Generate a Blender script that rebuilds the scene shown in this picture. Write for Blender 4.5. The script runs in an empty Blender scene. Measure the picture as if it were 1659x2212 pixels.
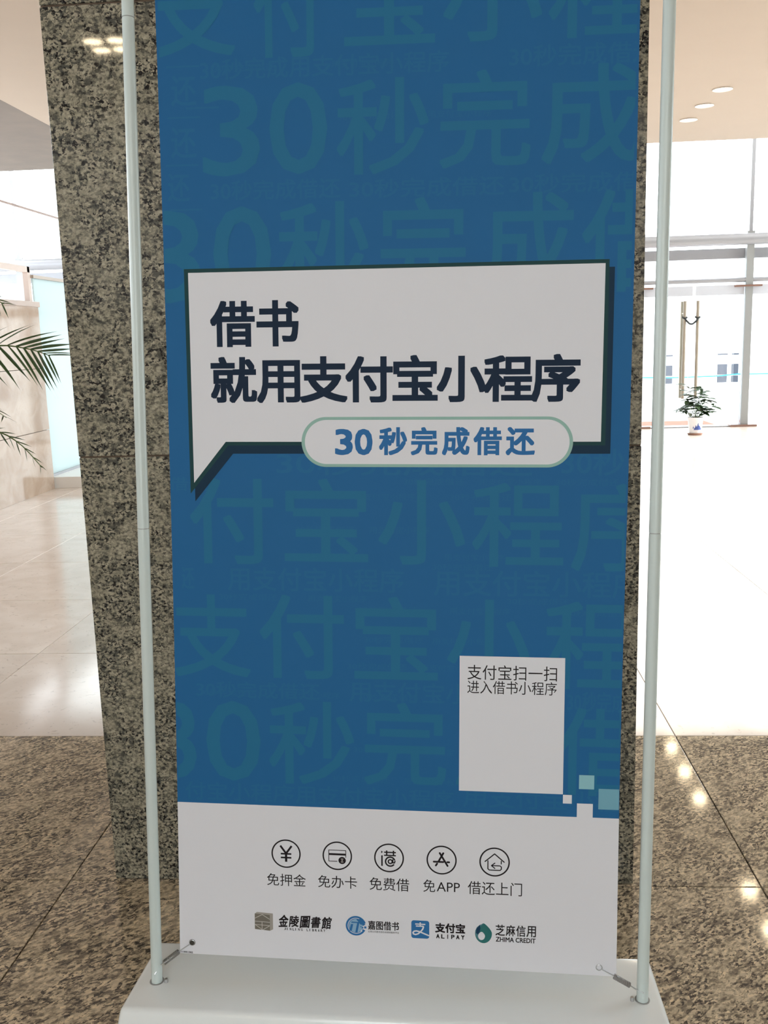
import bpy, bmesh, math, random
from mathutils import Vector, Matrix
random.seed(7)
SC = bpy.context.scene
COL = SC.collection
PI = math.pi

# ------------------------------------------------------------------ camera
F_PX, YAW, PITCH, ROLL, CAM_H = 2046.5, -0.0717, 0.1810, -0.0301, 1.3975
def cam_axes():
    cy, sy, cp, sp = math.cos(YAW), math.sin(YAW), math.cos(PITCH), math.sin(PITCH)
    fwd = Vector((sy*cp, cy*cp, -sp)); right = Vector((cy, -sy, 0)); up = right.cross(fwd)
    cr, sr = math.cos(ROLL), math.sin(ROLL)
    return cr*right+sr*up, -sr*right+cr*up, fwd
_r, _u, _f = cam_axes()
cd = bpy.data.cameras.new('camera'); cam = bpy.data.objects.new('camera', cd); COL.objects.link(cam)
cam.matrix_world = Matrix(((_r.x, _u.x, -_f.x, 0), (_r.y, _u.y, -_f.y, 0), (_r.z, _u.z, -_f.z, CAM_H), (0, 0, 0, 1)))
cd.sensor_fit = 'HORIZONTAL'; cd.sensor_width = 36.0; cd.lens = F_PX/1659*36.0
cd.clip_start = 0.02; cd.clip_end = 300
SC.camera = cam

# ------------------------------------------------------------------ sky and exposure
W = bpy.data.worlds.new('overcast_sky'); SC.world = W; W.use_nodes = True
_bg = W.node_tree.nodes['Background']
_bg.inputs[0].default_value = (0.89, 0.955, 1.0, 1); _bg.inputs[1].default_value = 6.5
SC.view_settings.view_transform = 'Standard'; SC.view_settings.look = 'None'
SC.view_settings.exposure = 0.0; SC.view_settings.gamma = 1.0
SC.view_settings.use_curve_mapping = False
try:
    SC.cycles.use_denoising = True
    SC.cycles.max_bounces = 10; SC.cycles.diffuse_bounces = 6; SC.cycles.glossy_bounces = 4
    SC.cycles.transparent_max_bounces = 16; SC.cycles.transmission_bounces = 6
    SC.cycles.sample_clamp_indirect = 8.0
except Exception: pass

# low sun from the right, entering through the added side glazing
sd = bpy.data.lights.new('sun', 'SUN'); sd.energy = 6.5; sd.angle = math.radians(1.2); sd.color = (1.0, .96, .90)
sun = bpy.data.objects.new('sun', sd); COL.objects.link(sun); sun.location = (12, 8, 8)
sun.rotation_euler = Vector((-1.0, -.004, -math.tan(math.radians(29)))).to_track_quat('-Z', 'Y').to_euler()

# added fill lamps behind the camera, brightening the banner and pillar fronts
def area_lamp(name, loc, sx, sy, power, color):
    ld = bpy.data.lights.new(name, 'AREA'); ld.shape = 'RECTANGLE'; ld.size = sx; ld.size_y = sy
    ld.energy = power; ld.color = color
    o = bpy.data.objects.new(name, ld); COL.objects.link(o); o.location = loc
    return o
FILL_LAMPS = [(-1.1, -4.4), (1.0, -4.4)]
for hx, hy in FILL_LAMPS:
    area_lamp('fill_lamp', (hx, hy, 3.58), 1.1, 1.1, 60, (0.93, 0.97, 1.0))

# ------------------------------------------------------------------ helpers
WORLD_LOC = {}
def wl(o): return WORLD_LOC.get(o.name, Vector((0, 0, 0)))
def link(name, me, loc, parent=None, mat=None, label=None, kind=None):
    """me has verts relative to loc (world)"""
    o = bpy.data.objects.new(name, me); COL.objects.link(o)
    loc = Vector(loc)
    if parent is not None:
        o.parent = parent; o.location = loc - wl(parent)
    else: o.location = loc
    WORLD_LOC[o.name] = loc
    if mat is not None and not me.materials: me.materials.append(mat)
    if label: o['label'] = label
    if kind: o['kind'] = kind
    return o
def mk(name, verts, faces, mat, parent=None, smooth=False, label=None, kind=None, org=None):
    vs = [Vector(v) for v in verts]
    if org is None:
        lo = Vector((min(v.x for v in vs), min(v.y for v in vs), min(v.z for v in vs)))
        hi = Vector((max(v.x for v in vs), max(v.y for v in vs), max(v.z for v in vs)))
        org = Vector(((lo.x+hi.x)/2, (lo.y+hi.y)/2, lo.z))
    me = bpy.data.meshes.new(name)
    me.from_pydata([v-org for v in vs], [], faces); me.update()
    if smooth: me.polygons.foreach_set('use_smooth', [True]*len(me.polygons))
    return link(name, me, org, parent, mat, label, kind)
def thing(name, label, cat, loc, group=None):
    o = bpy.data.objects.new(name, None); COL.objects.link(o); o.location = loc
    o.empty_display_size = .1
    WORLD_LOC[o.name] = Vector(loc)
    o['label'] = label; o['category'] = cat
    if group: o['group'] = group
    return o
class G:
    """mesh gatherer"""
    def __init__(s): s.v = []; s.f = []
    def add(s, v, f):
        n = len(s.v); s.v += [Vector(p) for p in v]; s.f += [[i+n for i in q] for q in f]; return s
    def box(s, a, b, ch=0):
        x0, y0, z0 = a; x1, y1, z1 = b
        if ch <= 0:
            return s.add([(x0,y0,z0),(x1,y0,z0),(x1,y1,z0),(x0,y1,z0),(x0,y0,z1),(x1,y0,z1),(x1,y1,z1),(x0,y1,z1)],
                         [(0,3,2,1),(4,5,6,7),(0,1,5,4),(1,2,6,5),(2,3,7,6),(3,0,4,7)])
        bm = bmesh.new(); bmesh.ops.create_cube(bm, size=1)
        for v in bm.verts: v.co = Vector(((x0+x1)/2+v.co.x*(x1-x0), (y0+y1)/2+v.co.y*(y1-y0), (z0+z1)/2+v.co.z*(z1-z0)))
        bmesh.ops.bevel(bm, geom=list(bm.edges), offset=ch, segments=2, affect='EDGES', profile=.5)
        bm.verts.index_update()
        s.add([v.co for v in bm.verts], [[v.index for v in f.verts] for f in bm.faces]); bm.free(); return s
    def tube(s, pts, r, n=12, cap=True):
        pts = [Vector(p) for p in pts]; rr = r if isinstance(r, (list, tuple)) else [r]*len(pts)
        t0 = (pts[1]-pts[0]).normalized()
        a = t0.orthogonal().normalized(); base = len(s.v)
        for i, p in enumerate(pts):
            t = (pts[min(i+1, len(pts)-1)]-pts[max(i-1, 0)]).normalized()
            a = (a-t*a.dot(t)).normalized(); b = t.cross(a)
            for k in range(n):
                an = 2*PI*k/n; s.v.append(p+(a*math.cos(an)+b*math.sin(an))*rr[i])
        for i in range(len(pts)-1):
            for k in range(n):
                k2 = (k+1) % n
                s.f.append([base+i*n+k, base+i*n+k2, base+(i+1)*n+k2, base+(i+1)*n+k])
        if cap:
            s.f.append([base+k for k in range(n)][::-1]); s.f.append([base+(len(pts)-1)*n+k for k in range(n)])
        return s
    def lathe(s, prof, c, n=32):
        base = len(s.v)
        for (r, z) in prof:
            for k in range(n):
                an = 2*PI*k/n; s.v.append(Vector((c[0]+r*math.cos(an), c[1]+r*math.sin(an), c[2]+z)))
        for i in range(len(prof)-1):
            for k in range(n):
                k2 = (k+1) % n
                s.f.append([base+i*n+k, base+i*n+k2, base+(i+1)*n+k2, base+(i+1)*n+k])
        return s
    def build(s, name, mat, parent=None, smooth=False, label=None, kind=None, org=None):
        return mk(name, s.v, s.f, mat, parent, smooth, label, kind, org)
def struct(name, g, mat, smooth=False, label=None):
    return g.build(name, mat, None, smooth, label, 'structure')
def auto_smooth(o, ang=35):
    o.data.polygons.foreach_set('use_smooth', [True]*len(o.data.polygons))
    try: o.data.set_sharp_from_angle(angle=math.radians(ang))
    except Exception: pass
    return o

# ------------------------------------------------------------------ materials
def mat_new(name):
    m = bpy.data.materials.new(name); m.use_nodes = True
    return m, m.node_tree, m.node_tree.nodes['Principled BSDF']
def simple(name, col, rough=.5, metal=0, spec=.5, noise=0, nscale=40, bump=0, coat=0):
    m, nt, b = mat_new(name)
    b.inputs['Base Color'].default_value = (*col, 1); b.inputs['Roughness'].default_value = rough
    b.inputs['Metallic'].default_value = metal; b.inputs['Specular IOR Level'].default_value = spec
    if coat: b.inputs['Coat Weight'].default_value = coat; b.inputs['Coat Roughness'].default_value = .08
    if noise or bump:
        tc = nt.nodes.new('ShaderNodeNewGeometry'); nz = nt.nodes.new('ShaderNodeTexNoise')
        nz.inputs['Scale'].default_value = nscale; nz.inputs['Detail'].default_value = 4
        nt.links.new(tc.outputs['Position'], nz.inputs['Vector'])
        if noise:
            mx = nt.nodes.new('ShaderNodeMix'); mx.data_type = 'RGBA'
            mx.inputs[6].default_value = (*[c*(1-noise) for c in col], 1)
            mx.inputs[7].default_value = (*[min(1, c*(1+noise)) for c in col], 1)
            nt.links.new(nz.outputs['Fac'], mx.inputs[0]); nt.links.new(mx.outputs[2], b.inputs['Base Color'])
        if bump:
            bp = nt.nodes.new('ShaderNodeBump'); bp.inputs['Strength'].default_value = bump; bp.inputs['Distance'].default_value = .002
            nt.links.new(nz.outputs['Fac'], bp.inputs['Height']); nt.links.new(bp.outputs[0], b.inputs['Normal'])
    return m
def emit(name, col, st):
    m, nt, b = mat_new(name)
    b.inputs['Base Color'].default_value = (0, 0, 0, 1)
    b.inputs['Emission Color'].default_value = (*col, 1); b.inputs['Emission Strength'].default_value = st
    return m
def glass(name, tint=(1, 1, 1), refl=.06):
    m, nt, b = mat_new(name); nt.nodes.remove(b)
    out = nt.nodes['Material Output']
    t = nt.nodes.new('ShaderNodeBsdfTransparent'); t.inputs[0].default_value = (*tint, 1)
    g = nt.nodes.new('ShaderNodeBsdfGlossy'); g.inputs['Roughness'].default_value = .01
    fr = nt.nodes.new('ShaderNodeFresnel'); fr.inputs[0].default_value = 1.45
    mx = nt.nodes.new('ShaderNodeMixShader')
    nt.links.new(fr.outputs[0], mx.inputs[0]); nt.links.new(t.outputs[0], mx.inputs[1]); nt.links.new(g.outputs[0], mx.inputs[2])
    nt.links.new(mx.outputs[0], out.inputs['Surface'])
    return m
def frosted(name, col):
    m, nt, b = mat_new(name); nt.nodes.remove(b)
    out = nt.nodes['Material Output']
    t = nt.nodes.new('ShaderNodeBsdfTranslucent'); t.inputs[0].default_value = (*col, 1)
    g = nt.nodes.new('ShaderNodeBsdfGlossy'); g.inputs['Roughness'].default_value = .25
    mx = nt.nodes.new('ShaderNodeMixShader'); mx.inputs[0].default_value = .08
    nt.links.new(t.outputs[0], mx.inputs[1]); nt.links.new(g.outputs[0], mx.inputs[2])
    nt.links.new(mx.outputs[0], out.inputs['Surface'])
    return m
def ramp(nt, stops, src):
    r = nt.nodes.new('ShaderNodeValToRGB'); e = r.color_ramp.elements
    while len(e) < len(stops): e.new(.5)
    for i, (p, c) in enumerate(stops): e[i].position = p; e[i].color = (*c, 1) if len(c) == 3 else c
    nt.links.new(src, r.inputs[0]); return r
def mixc(nt, fac, a, b, mode='MIX'):
    mx = nt.nodes.new('ShaderNodeMix'); mx.data_type = 'RGBA'; mx.blend_type = mode
    for s, i in ((a, 6), (b, 7)):
        if isinstance(s, tuple): mx.inputs[i].default_value = (*s, 1)
        else: nt.links.new(s, mx.inputs[i])
    if isinstance(fac, float): mx.inputs[0].default_value = fac
    else: nt.links.new(fac, mx.inputs[0])
    return mx.outputs[2]
def granite(name, light, mid, grey, dark, rot=(0, 0, 0), stretch=(1, 1, 1), rough=.12, fleck=1.0, spec=.5, vary=True, ks=1.0):
    m, nt, b = mat_new(name)
    geo = nt.nodes.new('ShaderNodeNewGeometry'); vec = geo.outputs['Position']
    if vary:
        oi = nt.nodes.new('ShaderNodeObjectInfo')
        mul = nt.nodes.new('ShaderNodeMath'); mul.operation = 'MULTIPLY'; mul.inputs[1].default_value = 17.0
        nt.links.new(oi.outputs['Random'], mul.inputs[0])
        av = nt.nodes.new('ShaderNodeVectorMath'); av.operation = 'ADD'
        nt.links.new(vec, av.inputs[0]); nt.links.new(mul.outputs[0], av.inputs[1]); vec = av.outputs[0]
    mp = nt.nodes.new('ShaderNodeMapping'); mp.vector_type = 'TEXTURE'
    mp.inputs['Rotation'].default_value = rot; mp.inputs['Scale'].default_value = stretch
    nt.links.new(vec, mp.inputs['Vector']); vec = mp.outputs[0]
    def nz(scale, detail=3, rg=.55, dist=0, seed=0):
        n = nt.nodes.new('ShaderNodeTexNoise'); n.inputs['Scale'].default_value = scale*ks
        n.inputs['Detail'].default_value = detail; n.inputs['Roughness'].default_value = rg; n.inputs['Distortion'].default_value = dist
        if seed:
            a = nt.nodes.new('ShaderNodeVectorMath'); a.operation = 'ADD'; a.inputs[1].default_value = (seed, seed*1.7, seed*.6)
            nt.links.new(vec, a.inputs[0]); nt.links.new(a.outputs[0], n.inputs['Vector'])
        else: nt.links.new(vec, n.inputs['Vector'])
        return n.outputs['Fac']
    base = ramp(nt, [(.36, grey), (.45, mid), (.58, light)], nz(46, 5, .62, .3)).outputs[0]
    # crystals
    vo = nt.nodes.new('ShaderNodeTexVoronoi'); vo.inputs['Scale'].default_value = 170
    nt.links.new(vec, vo.inputs['Vector'])
    bw = nt.nodes.new('ShaderNodeRGBToBW'); nt.links.new(vo.outputs['Color'], bw.inputs[0])
    cr = ramp(nt, [(0, (.55, .55, .57)), (1, (1.3, 1.28, 1.24))], bw.outputs[0]).outputs[0]
    base = mixc(nt, .85, base, cr, 'MULTIPLY')
    # smoky grey grains gathered in drifts
    p1 = ramp(nt, [(.50, (0, 0, 0)), (.56, (1, 1, 1))], nz(105, 3, .6, .2, 3.1)).outputs[0]
    p2 = ramp(nt, [(.40, (.35, .35, .35)), (.54, (1, 1, 1))], nz(13, 4, .6, .4, 7.7)).outputs[0]
    base = mixc(nt, mixc(nt, 1.0, p1, p2, 'MULTIPLY'), base, grey)
    # black mica, clustered along the same drifts
    f1 = ramp(nt, [(.548, (0, 0, 0)), (.578, (fleck, fleck, fleck))], nz(120, 3, .55, .3, 11.3)).outputs[0]
    f2 = ramp(nt, [(.40, (.50, .50, .50)), (.52, (1, 1, 1))], nz(13, 4, .6, .4, 7.7)).outputs[0]
    base = mixc(nt, mixc(nt, 1.0, f1, f2, 'MULTIPLY'), base, dark)
    nt.links.new(base, b.inputs['Base Color'])
    b.inputs['Roughness'].default_value = rough; b.inputs['Specular IOR Level'].default_value = spec
    return m
def marble(name, a, c, rough=.08, veins=(.55, .5, .46)):
    m, nt, b = mat_new(name)
    geo = nt.nodes.new('ShaderNodeNewGeometry'); oi = nt.nodes.new('ShaderNodeObjectInfo')
    mul = nt.nodes.new('ShaderNodeMath'); mul.operation = 'MULTIPLY'; mul.inputs[1].default_value = 13.0
    nt.links.new(oi.outputs['Random'], mul.inputs[0])
    av = nt.nodes.new('ShaderNodeVectorMath'); av.operation = 'ADD'
    nt.links.new(geo.outputs['Position'], av.inputs[0]); nt.links.new(mul.outputs[0], av.inputs[1])
    def nz(s, d, dist):
        n = nt.nodes.new('ShaderNodeTexNoise'); n.inputs['Scale'].default_value = s; n.inputs['Detail'].default_value = d
        n.inputs['Distortion'].default_value = dist; nt.links.new(av.outputs[0], n.inputs['Vector']); return n.outputs['Fac']
    base = ramp(nt, [(.35, c), (.62, a)], nz(5, 6, .8)).outputs[0]
    v = ramp(nt, [(.62, (0, 0, 0)), (.70, (.55, .55, .55))], nz(38, 4, 1.2)).outputs[0]
    base = mixc(nt, v, base, veins)
    tint = ramp(nt, [(0, (.93, .93, .93)), (1, (1, 1, 1))], oi.outputs['Random']).outputs[0]
    base = mixc(nt, 1.0, base, tint, 'MULTIPLY')
    nt.links.new(base, b.inputs['Base Color']); b.inputs['Roughness'].default_value = rough
    b.inputs['Specular IOR Level'].default_value = .35
    return m

M = {}
M['granite_col'] = granite('column_granite', (.39, .355, .27), (.28, .26, .195), (.080, .080, .068), (.010, .011, .013), rough=.035, stretch=(1, 1, .8), spec=.45)
M['granite_floor'] = granite('floor_granite', (.74, .62, .44), (.58, .485, .34), (.19, .155, .115), (.030, .026, .024), rot=(0, 0, math.radians(40)), stretch=(1.7, 1, 1), rough=.07, fleck=.95, spec=.5, ks=1.1)
M['marble_floor'] = marble('floor_marble', (.88, .80, .74), (.80, .71, .64), rough=.12, veins=(.52, .45, .40))
M['marble_wall'] = marble('wall_marble', (.50, .395, .315), (.42, .31, .235), rough=.08, veins=(.36, .27, .21))
M['grout'] = simple('grout', (.10, .075, .055), .9)
M['grout_pale'] = simple('pale_grout', (.30, .24, .20), .9)
M['col_core'] = simple('column_core', (.11, .075, .05), .9)
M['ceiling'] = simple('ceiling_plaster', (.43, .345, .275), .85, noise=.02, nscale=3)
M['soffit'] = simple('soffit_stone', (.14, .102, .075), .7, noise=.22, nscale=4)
M['wall'] = simple('painted_wall', (.72, .66, .60), .8, noise=.02, nscale=5)
M['white_powder'] = simple('white_powder_coat', (.58, .66, .645), .28, spec=.5)
M['base_white'] = simple('base_white_enamel', (.84, .89, .90), .22, spec=.5, coat=.3)
M['steel'] = simple('steel', (.55, .56, .57), .28, metal=1)
M['spring'] = simple('spring_steel', (.42, .42, .42), .35, metal=1)
M['alu'] = simple('aluminium_frame', (.34, .345, .37), .4, metal=.3, spec=.5)
M['alu_dark'] = simple('dark_frame', (.34, .35, .35), .4, metal=.3)
M['brown'] = simple('brown_patch_fitting', (.22, .12, .09), .45)
M['brass'] = simple('brushed_bronze', (.34, .29, .23), .4, metal=.5)
M['cable'] = simple('black_cable', (.02, .025, .025), .5)
M['glass'] = glass('clear_glass', (.97, .99, .985))
M['fin'] = glass('fin_glass', (.78, .82, .84))
M['glass_edge'] = simple('beam_glass_film', (.55, .57, .63), .3)
M['frosted'] = frosted('frosted_glass', (.54, .60, .595))
M['white_stone'] = simple('white_stone', (.86, .85, .82), .3)
M['lamp'] = emit('downlight_lens', (1.0, .80, .52), 60)
M['fill_panel'] = emit('fill_lamp_panel', (1.0, .93, .82), 3)  # glowing face of the added fill lamps
M['ring'] = simple('downlight_ring', (.78, .72, .66), .35)
M['leaf'] = simple('palm_leaf', (.045, .085, .020), .42, noise=.35, nscale=30)
M['rachis'] = simple('palm_stem', (.10, .15, .04), .5)
M['leaf2'] = simple('pot_plant_leaf', (.040, .075, .030), .45, noise=.3, nscale=25)
M['soil'] = simple('soil', (.05, .035, .025), .95, noise=.3, nscale=60)
M['porcelain'] = simple('porcelain', (.78, .76, .77), .15)
M['blue_glaze'] = simple('blue_glaze', (.05, .09, .32), .2)
M['saucer'] = simple('terracotta_saucer', (.30, .16, .11), .7)
M['dark_pot'] = simple('dark_planter', (.07, .06, .055), .4)
M['plaza'] = simple('plaza_paving', (.62, .61, .60), .8, noise=.05, nscale=2)
M['far_wall'] = simple('far_building_wall', (.80, .80, .80), .8)
M['far_win'] = simple('far_window_glass', (.075, .078, .095), .5, spec=.2)
M['tape'] = simple('blue_tape', (.02, .28, .42), .5)
M['mat_red'] = simple('red_mat', (.32, .07, .04), .95)
# printed inks
def ink(name, c): return simple(name, c, .55, spec=.12)
K = .74
M['vinyl'] = ink('white_vinyl', (.70, .71, .755))
M['blue'] = ink('blue_ink', (.017, .120, .295))
M['ghost'] = ink('teal_ink', (.0195, .145, .276))
M['ghost2'] = ink('faint_teal_ink', (.019, .132, .292))
M['navy'] = ink('navy_ink', (.008, .020, .045))
M['green'] = ink('dark_green_ink', (.014, .052, .056))
M['shade_ink'] = ink('navy_shadow_ink', (.009, .030, .060))
M['pillborder'] = ink('sage_ink', (.28, .46, .41))
M['pilltext'] = ink('mid_blue_ink', (.028, .145, .36))
M['black'] = ink('black_ink', (.014, .010, .012))
M['sq1'] = ink('pale_teal_ink', (.26, .50, .56))
M['sq2'] = ink('mid_teal_ink', (.17, .38, .48))
M['taupe'] = ink('taupe_ink', (.17, .155, .13))
M['taupe2'] = ink('light_taupe_ink', (.33, .31, .28))
M['taupe_line'] = ink('cream_ink', (.55, .53, .49))
M['logo_blue'] = ink('logo_blue_ink', (.030, .15, .36))
M['logo_blue2'] = ink('logo_light_blue_ink', (.25, .42, .58))
M['drop_teal'] = ink('deep_teal_ink', (.030, .155, .150))
M['drop_mid'] = ink('grey_teal_ink', (.075, .20, .24))
M['drop_navy'] = ink('drop_navy_ink', (.012, .045, .10))
M['hole'] = simple('grommet_hole', (.05, .045, .035), .9)

# ------------------------------------------------------------------ the shell: floor
PX, PY = 0.90, 0.93
X0 = [-1.03 + PX*k for k in range(-7, 10)]
Y0 = [2.25 + PY*k for k in range(-8, 13)]
ROOM = (-7.3, 7.0, -5.2, 14.0)
floor = struct('floor', G().box((ROOM[0], -5.3, -.30), (ROOM[1], 3.19, -.012)), M['grout'])
gp = G().box((ROOM[0], 3.19, -.30), (ROOM[1], 14.15, -.012))
gp.build('screed', M['grout_pale'], floor)
def tile_mesh(name, w, d, mat):
    g = G().box((-w/2, -d/2, -.012), (w/2, d/2, 0), .0012)
    me = bpy.data.meshes.new(name); me.from_pydata(g.v, [], g.f); me.update(); me.materials.append(mat); return me
gap = .0036
tg = tile_mesh('granite_tile', PX-gap, PY-gap, M['granite_floor'])
tm = tile_mesh('marble_tile', PX-gap*.9, PY-gap*.9, M['marble_floor'])
for yi, y in enumerate(Y0):
    for x in X0:
        cx, cy = x+PX/2, y+PY/2
        if cx < ROOM[0] or cx > ROOM[1] or cy > 14: continue
        gr = cy < 3.19
        link('tile', tg if gr else tm, (cx, cy, random.uniform(-.0002, .0002)), floor, label=None)

# ------------------------------------------------------------------ ceiling
HC = 3.64
g = G().box((-4.03, ROOM[2], HC), (ROOM[1], 12.35, HC+.25))
ceiling = struct('ceiling', g, M['ceiling'])
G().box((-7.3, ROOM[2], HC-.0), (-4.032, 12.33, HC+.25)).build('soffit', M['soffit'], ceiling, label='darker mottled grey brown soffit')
G().box((-7.3, 12.30, HC+.02), (ROOM[1], 12.40, 6.6)).build('bulkhead', M['wall'], ceiling)
G().box((-7.3, 12.40, 6.4), (ROOM[1], 14.2, 6.6)).build('upper_ceiling', M['ceiling'], ceiling)
for hx, hy in FILL_LAMPS:  # housings for the added fill lamps, out of view
    t = thing('fill_ceiling_lamp', 'added square fill lamp behind the photographer, '+('left' if hx < 0 else 'right')+' of the two', 'ceiling light', (hx, hy, HC-.03), 'added fill lamps behind the photographer')
    g = G()
    g.box((hx-.62, hy-.62, HC-.04), (hx-.56, hy+.62, HC)); g.box((hx+.56, hy-.62, HC-.04), (hx+.62, hy+.62, HC))
    g.box((hx-.56, hy-.62, HC-.04), (hx+.56, hy-.56, HC)); g.box((hx-.56, hy+.56, HC-.04), (hx+.56, hy+.62, HC))
    g.build('frame', M['ring'], t)
    G().box((hx-.56, hy-.56, HC-.02), (hx+.56, hy+.56, HC-.005)).build('diffuser', M['fill_panel'], t)

# downlights
def downlight(x, y, label, group=None):
    t = thing('downlight', label, 'ceiling light', (x, y, HC), group)
    G().lathe([(.070, .0), (.090, -.001), (.094, -.008), (.086, -.012), (.070, -.006)], (x, y, HC), 28).build('trim_ring', M['ring'], t, True)
    G().lathe([(.0001, -.004), (.070, -.004), (.070, .0)], (x, y, HC), 28).build('lens', M['lamp'], t, False)
downlight(2.65, 9.80, 'round ceiling downlight highest in the photo, nearest of the row of three')
downlight(2.65, 10.45, 'middle one of three round ceiling downlights at upper right')
downlight(2.65, 11.10, 'round ceiling downlight lowest in the photo, nearest the glass wall')
for yy, w_ in ((8.05, 'mirrored right at the floor joint beside the banner foot'), (7.45, 'mirrored at the right edge of the granite floor'), (6.85, 'the last of its row, straight above the nearest floor')):
    downlight(2.65, yy, 'round ceiling downlight, '+w_, 'downlights of the nearer row')
for (xx, yy) in ((-2.60, -2.90), (-2.42, -2.90), (-2.61, -3.12), (-2.45, -3.12)):
    downlight(xx, yy, 'round downlight behind the photographer, mirrored in the pillar', 'downlights mirrored in the pillar')

# ------------------------------------------------------------------ walls
def wall_left_build():
    o = struct('wall_left', G().box((-4.22, ROOM[2], 0), (-4.02, 9.22, 1.80)), M['grout'])
    rows = [(0, .60), (.605, 1.205), (1.21, 1.80)]
    y = 9.25; k = 0
    while y > ROOM[2]:
        y1 = max(ROOM[2], y-1.24)
        for (a, b) in rows:
            G().box((-4.02, y1+.002, a), (-4.0+random.uniform(-.0006, .0006), y-.002, b), .0015).build('slab', M['marble_wall'], o)
        y -= 1.24
    G().box((-4.24, ROOM[2], 1.80), (-3.985, 9.26, 1.85), .003).build('cap', simple('cap_stone', (.42, .31, .25), .3), o)
    return o
wl_ = wall_left_build()
# glazing over the low wall
o = struct('window_1', G().box((-4.10, -5.1, 2.13), (-4.05, 9.24, 2.185)).box((-4.10, 9.19, 1.85), (-4.05, 9.25, 2.185)), simple('glare_paled_bronze', (.62, .50, .44), .4))  # bar colour lightened to hold the flare of the bright opening
G().box((-4.085, -5.1, 2.735), (-4.065, 14, 2.752)).build('glazing_bar', simple('thin_bar', (.30, .20, .16), .5), o)
# plinth with frosted screen beyond the low wall
pl = struct('trim_1', G().box((-4.16, 9.27, 0), (-3.66, 13.9, .115), .004), M['white_stone'])
fs = thing('frosted_screen', 'pale cyan frosted glass screen on a white plinth past the marble wall', 'glass screen', (-4.05, 11.5, .115))
for k in range(4):
    a = 9.28+k*1.15
    G().box((-4.056, a, .125), (-4.044, a+1.14, 2.08)).build('pane', M['frosted'], fs)
G().box((-4.07, 9.27, .115), (-4.03, 13.88, .14)).build('shoe', M['alu'], fs)
G().box((-4.07, 9.27, 2.08), (-4.03, 13.88, 2.11)).build('head_rail', simple('warm_rail', (.45, .38, .32), .4), fs)
# outer left side: posts with glazing
for i, yy in enumerate([-5.0, -1.2, 2.6, 6.4, 10.2, 13.9]):
    struct('trim_%d' % (i+2), G().box((-7.3, yy-.06, 0), (-7.18, yy+.06, HC)), M['alu'])
# unseen back wall; its window band is added to let in fill light
BX0, BX1, BZ0, BZ1 = -2.1, 1.3, .75, 3.05
bw = struct('wall_back', G().box((-7.3, -5.3, 0), (7.0, -5.2, BZ0)).box((-7.3, -5.3, BZ1), (7.0, -5.2, HC))
     .box((-7.3, -5.3, BZ0), (BX0, -5.2, BZ1)).box((BX1, -5.3, BZ0), (7.0, -5.2, BZ1)), M['wall'])
gg = G()
for k in range(5):
    x = BX0+(BX1-BX0)*k/4; gg.box((x-.04, -5.29, BZ0), (x+.04, -5.21, BZ1))
gg.box((BX0, -5.29, BZ0), (BX1, -5.21, BZ0+.06)); gg.box((BX0, -5.29, BZ1-.06), (BX1, -5.21, BZ1))
w2 = struct('window_2', gg, M['alu'])
for k in range(4):
    x = BX0+(BX1-BX0)*k/4
    G().box((x+.04, -5.255, BZ0+.06), (x+(BX1-BX0)/4-.04, -5.245, BZ1-.06)).build('pane', M['glass'], w2)
# unseen right wall: glazing added to brighten; solid near part bounds the sun patch
wr = struct('wall_right', G().box((6.9, -5.2, 0), (7.0, 3.197, HC)).box((6.9, 3.197, 0), (7.0, 14.0, .12)), M['wall'])
gg = G()
for k in range(5):
    y = 3.215+10.75*k/4; gg.box((6.935, y-.015, .12), (6.965, y+.015, HC))
w3 = struct('window_3', gg, M['alu'])
for k in range(4):
    y = 3.215+10.75*k/4
    G().box((6.945, y+.016, .12), (6.955, y+2.67, HC)).build('pane', M['glass'], w3)

# ------------------------------------------------------------------ glass facade at y = 14
YF = 14.0
posts = [4.23+1.5*k for k in range(-7, 2)]
n = 8
for i, x in enumerate(posts):
    g = G()
    g.box((x-.05, YF-.05, 0), (x+.05, YF+.05, 2.72))
    o = struct('trim_%d' % n, g, M['alu_dark']); n += 1
    G().box((x-.024, YF-.03, 2.72), (x+.024, YF+.03, 6.4)).build('mullion', M['alu'], o)
    G().box((x-.17, YF-.012, .02), (x-.052, YF+.004, 2.34)).build('glass_fin', M['fin'], o)
    G().box((x-.20, YF-.09, 0), (x+.17, YF+.09, .028), .003).build('foot_plate', M['brown'], o)
    G().box((x-.20, YF-.08, 1.965), (x+.17, YF+.03, 1.99), .002).build('patch_fitting', M['brown'], o)
xs0, xs1 = -7.2, 6.9
g = G().tube([(xs0, YF-.06, 2.61), (xs1, YF-.06, 2.61)], .078, 20)
o = auto_smooth(struct('trim_%d' % n, g, M['alu'])); n += 1
g = G().box((xs0, YF+.06, 2.36), (xs1, YF+.14, 2.50)); o = struct('trim_%d' % n, g, M['alu']); n += 1
g = G().tube([(xs0, YF-.02, 2.06), (xs1, YF-.02, 2.06)], .03, 14); o = auto_smooth(struct('trim_%d' % n, g, M['alu'])); n += 1
g = G()
for i in range(len(posts)-1):
    a, b = posts[i]+.06, posts[i+1]-.06; mid = (a+b)/2
    g.box((a, YF-.02, 1.86), (mid-.02, YF+.0, 1.995)); g.box((mid+.02, YF-.02, 1.86), (b, YF+.0, 1.995))
o = struct('trim_%d' % n, g, M['glass_edge']); n += 1
wn = 4
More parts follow.
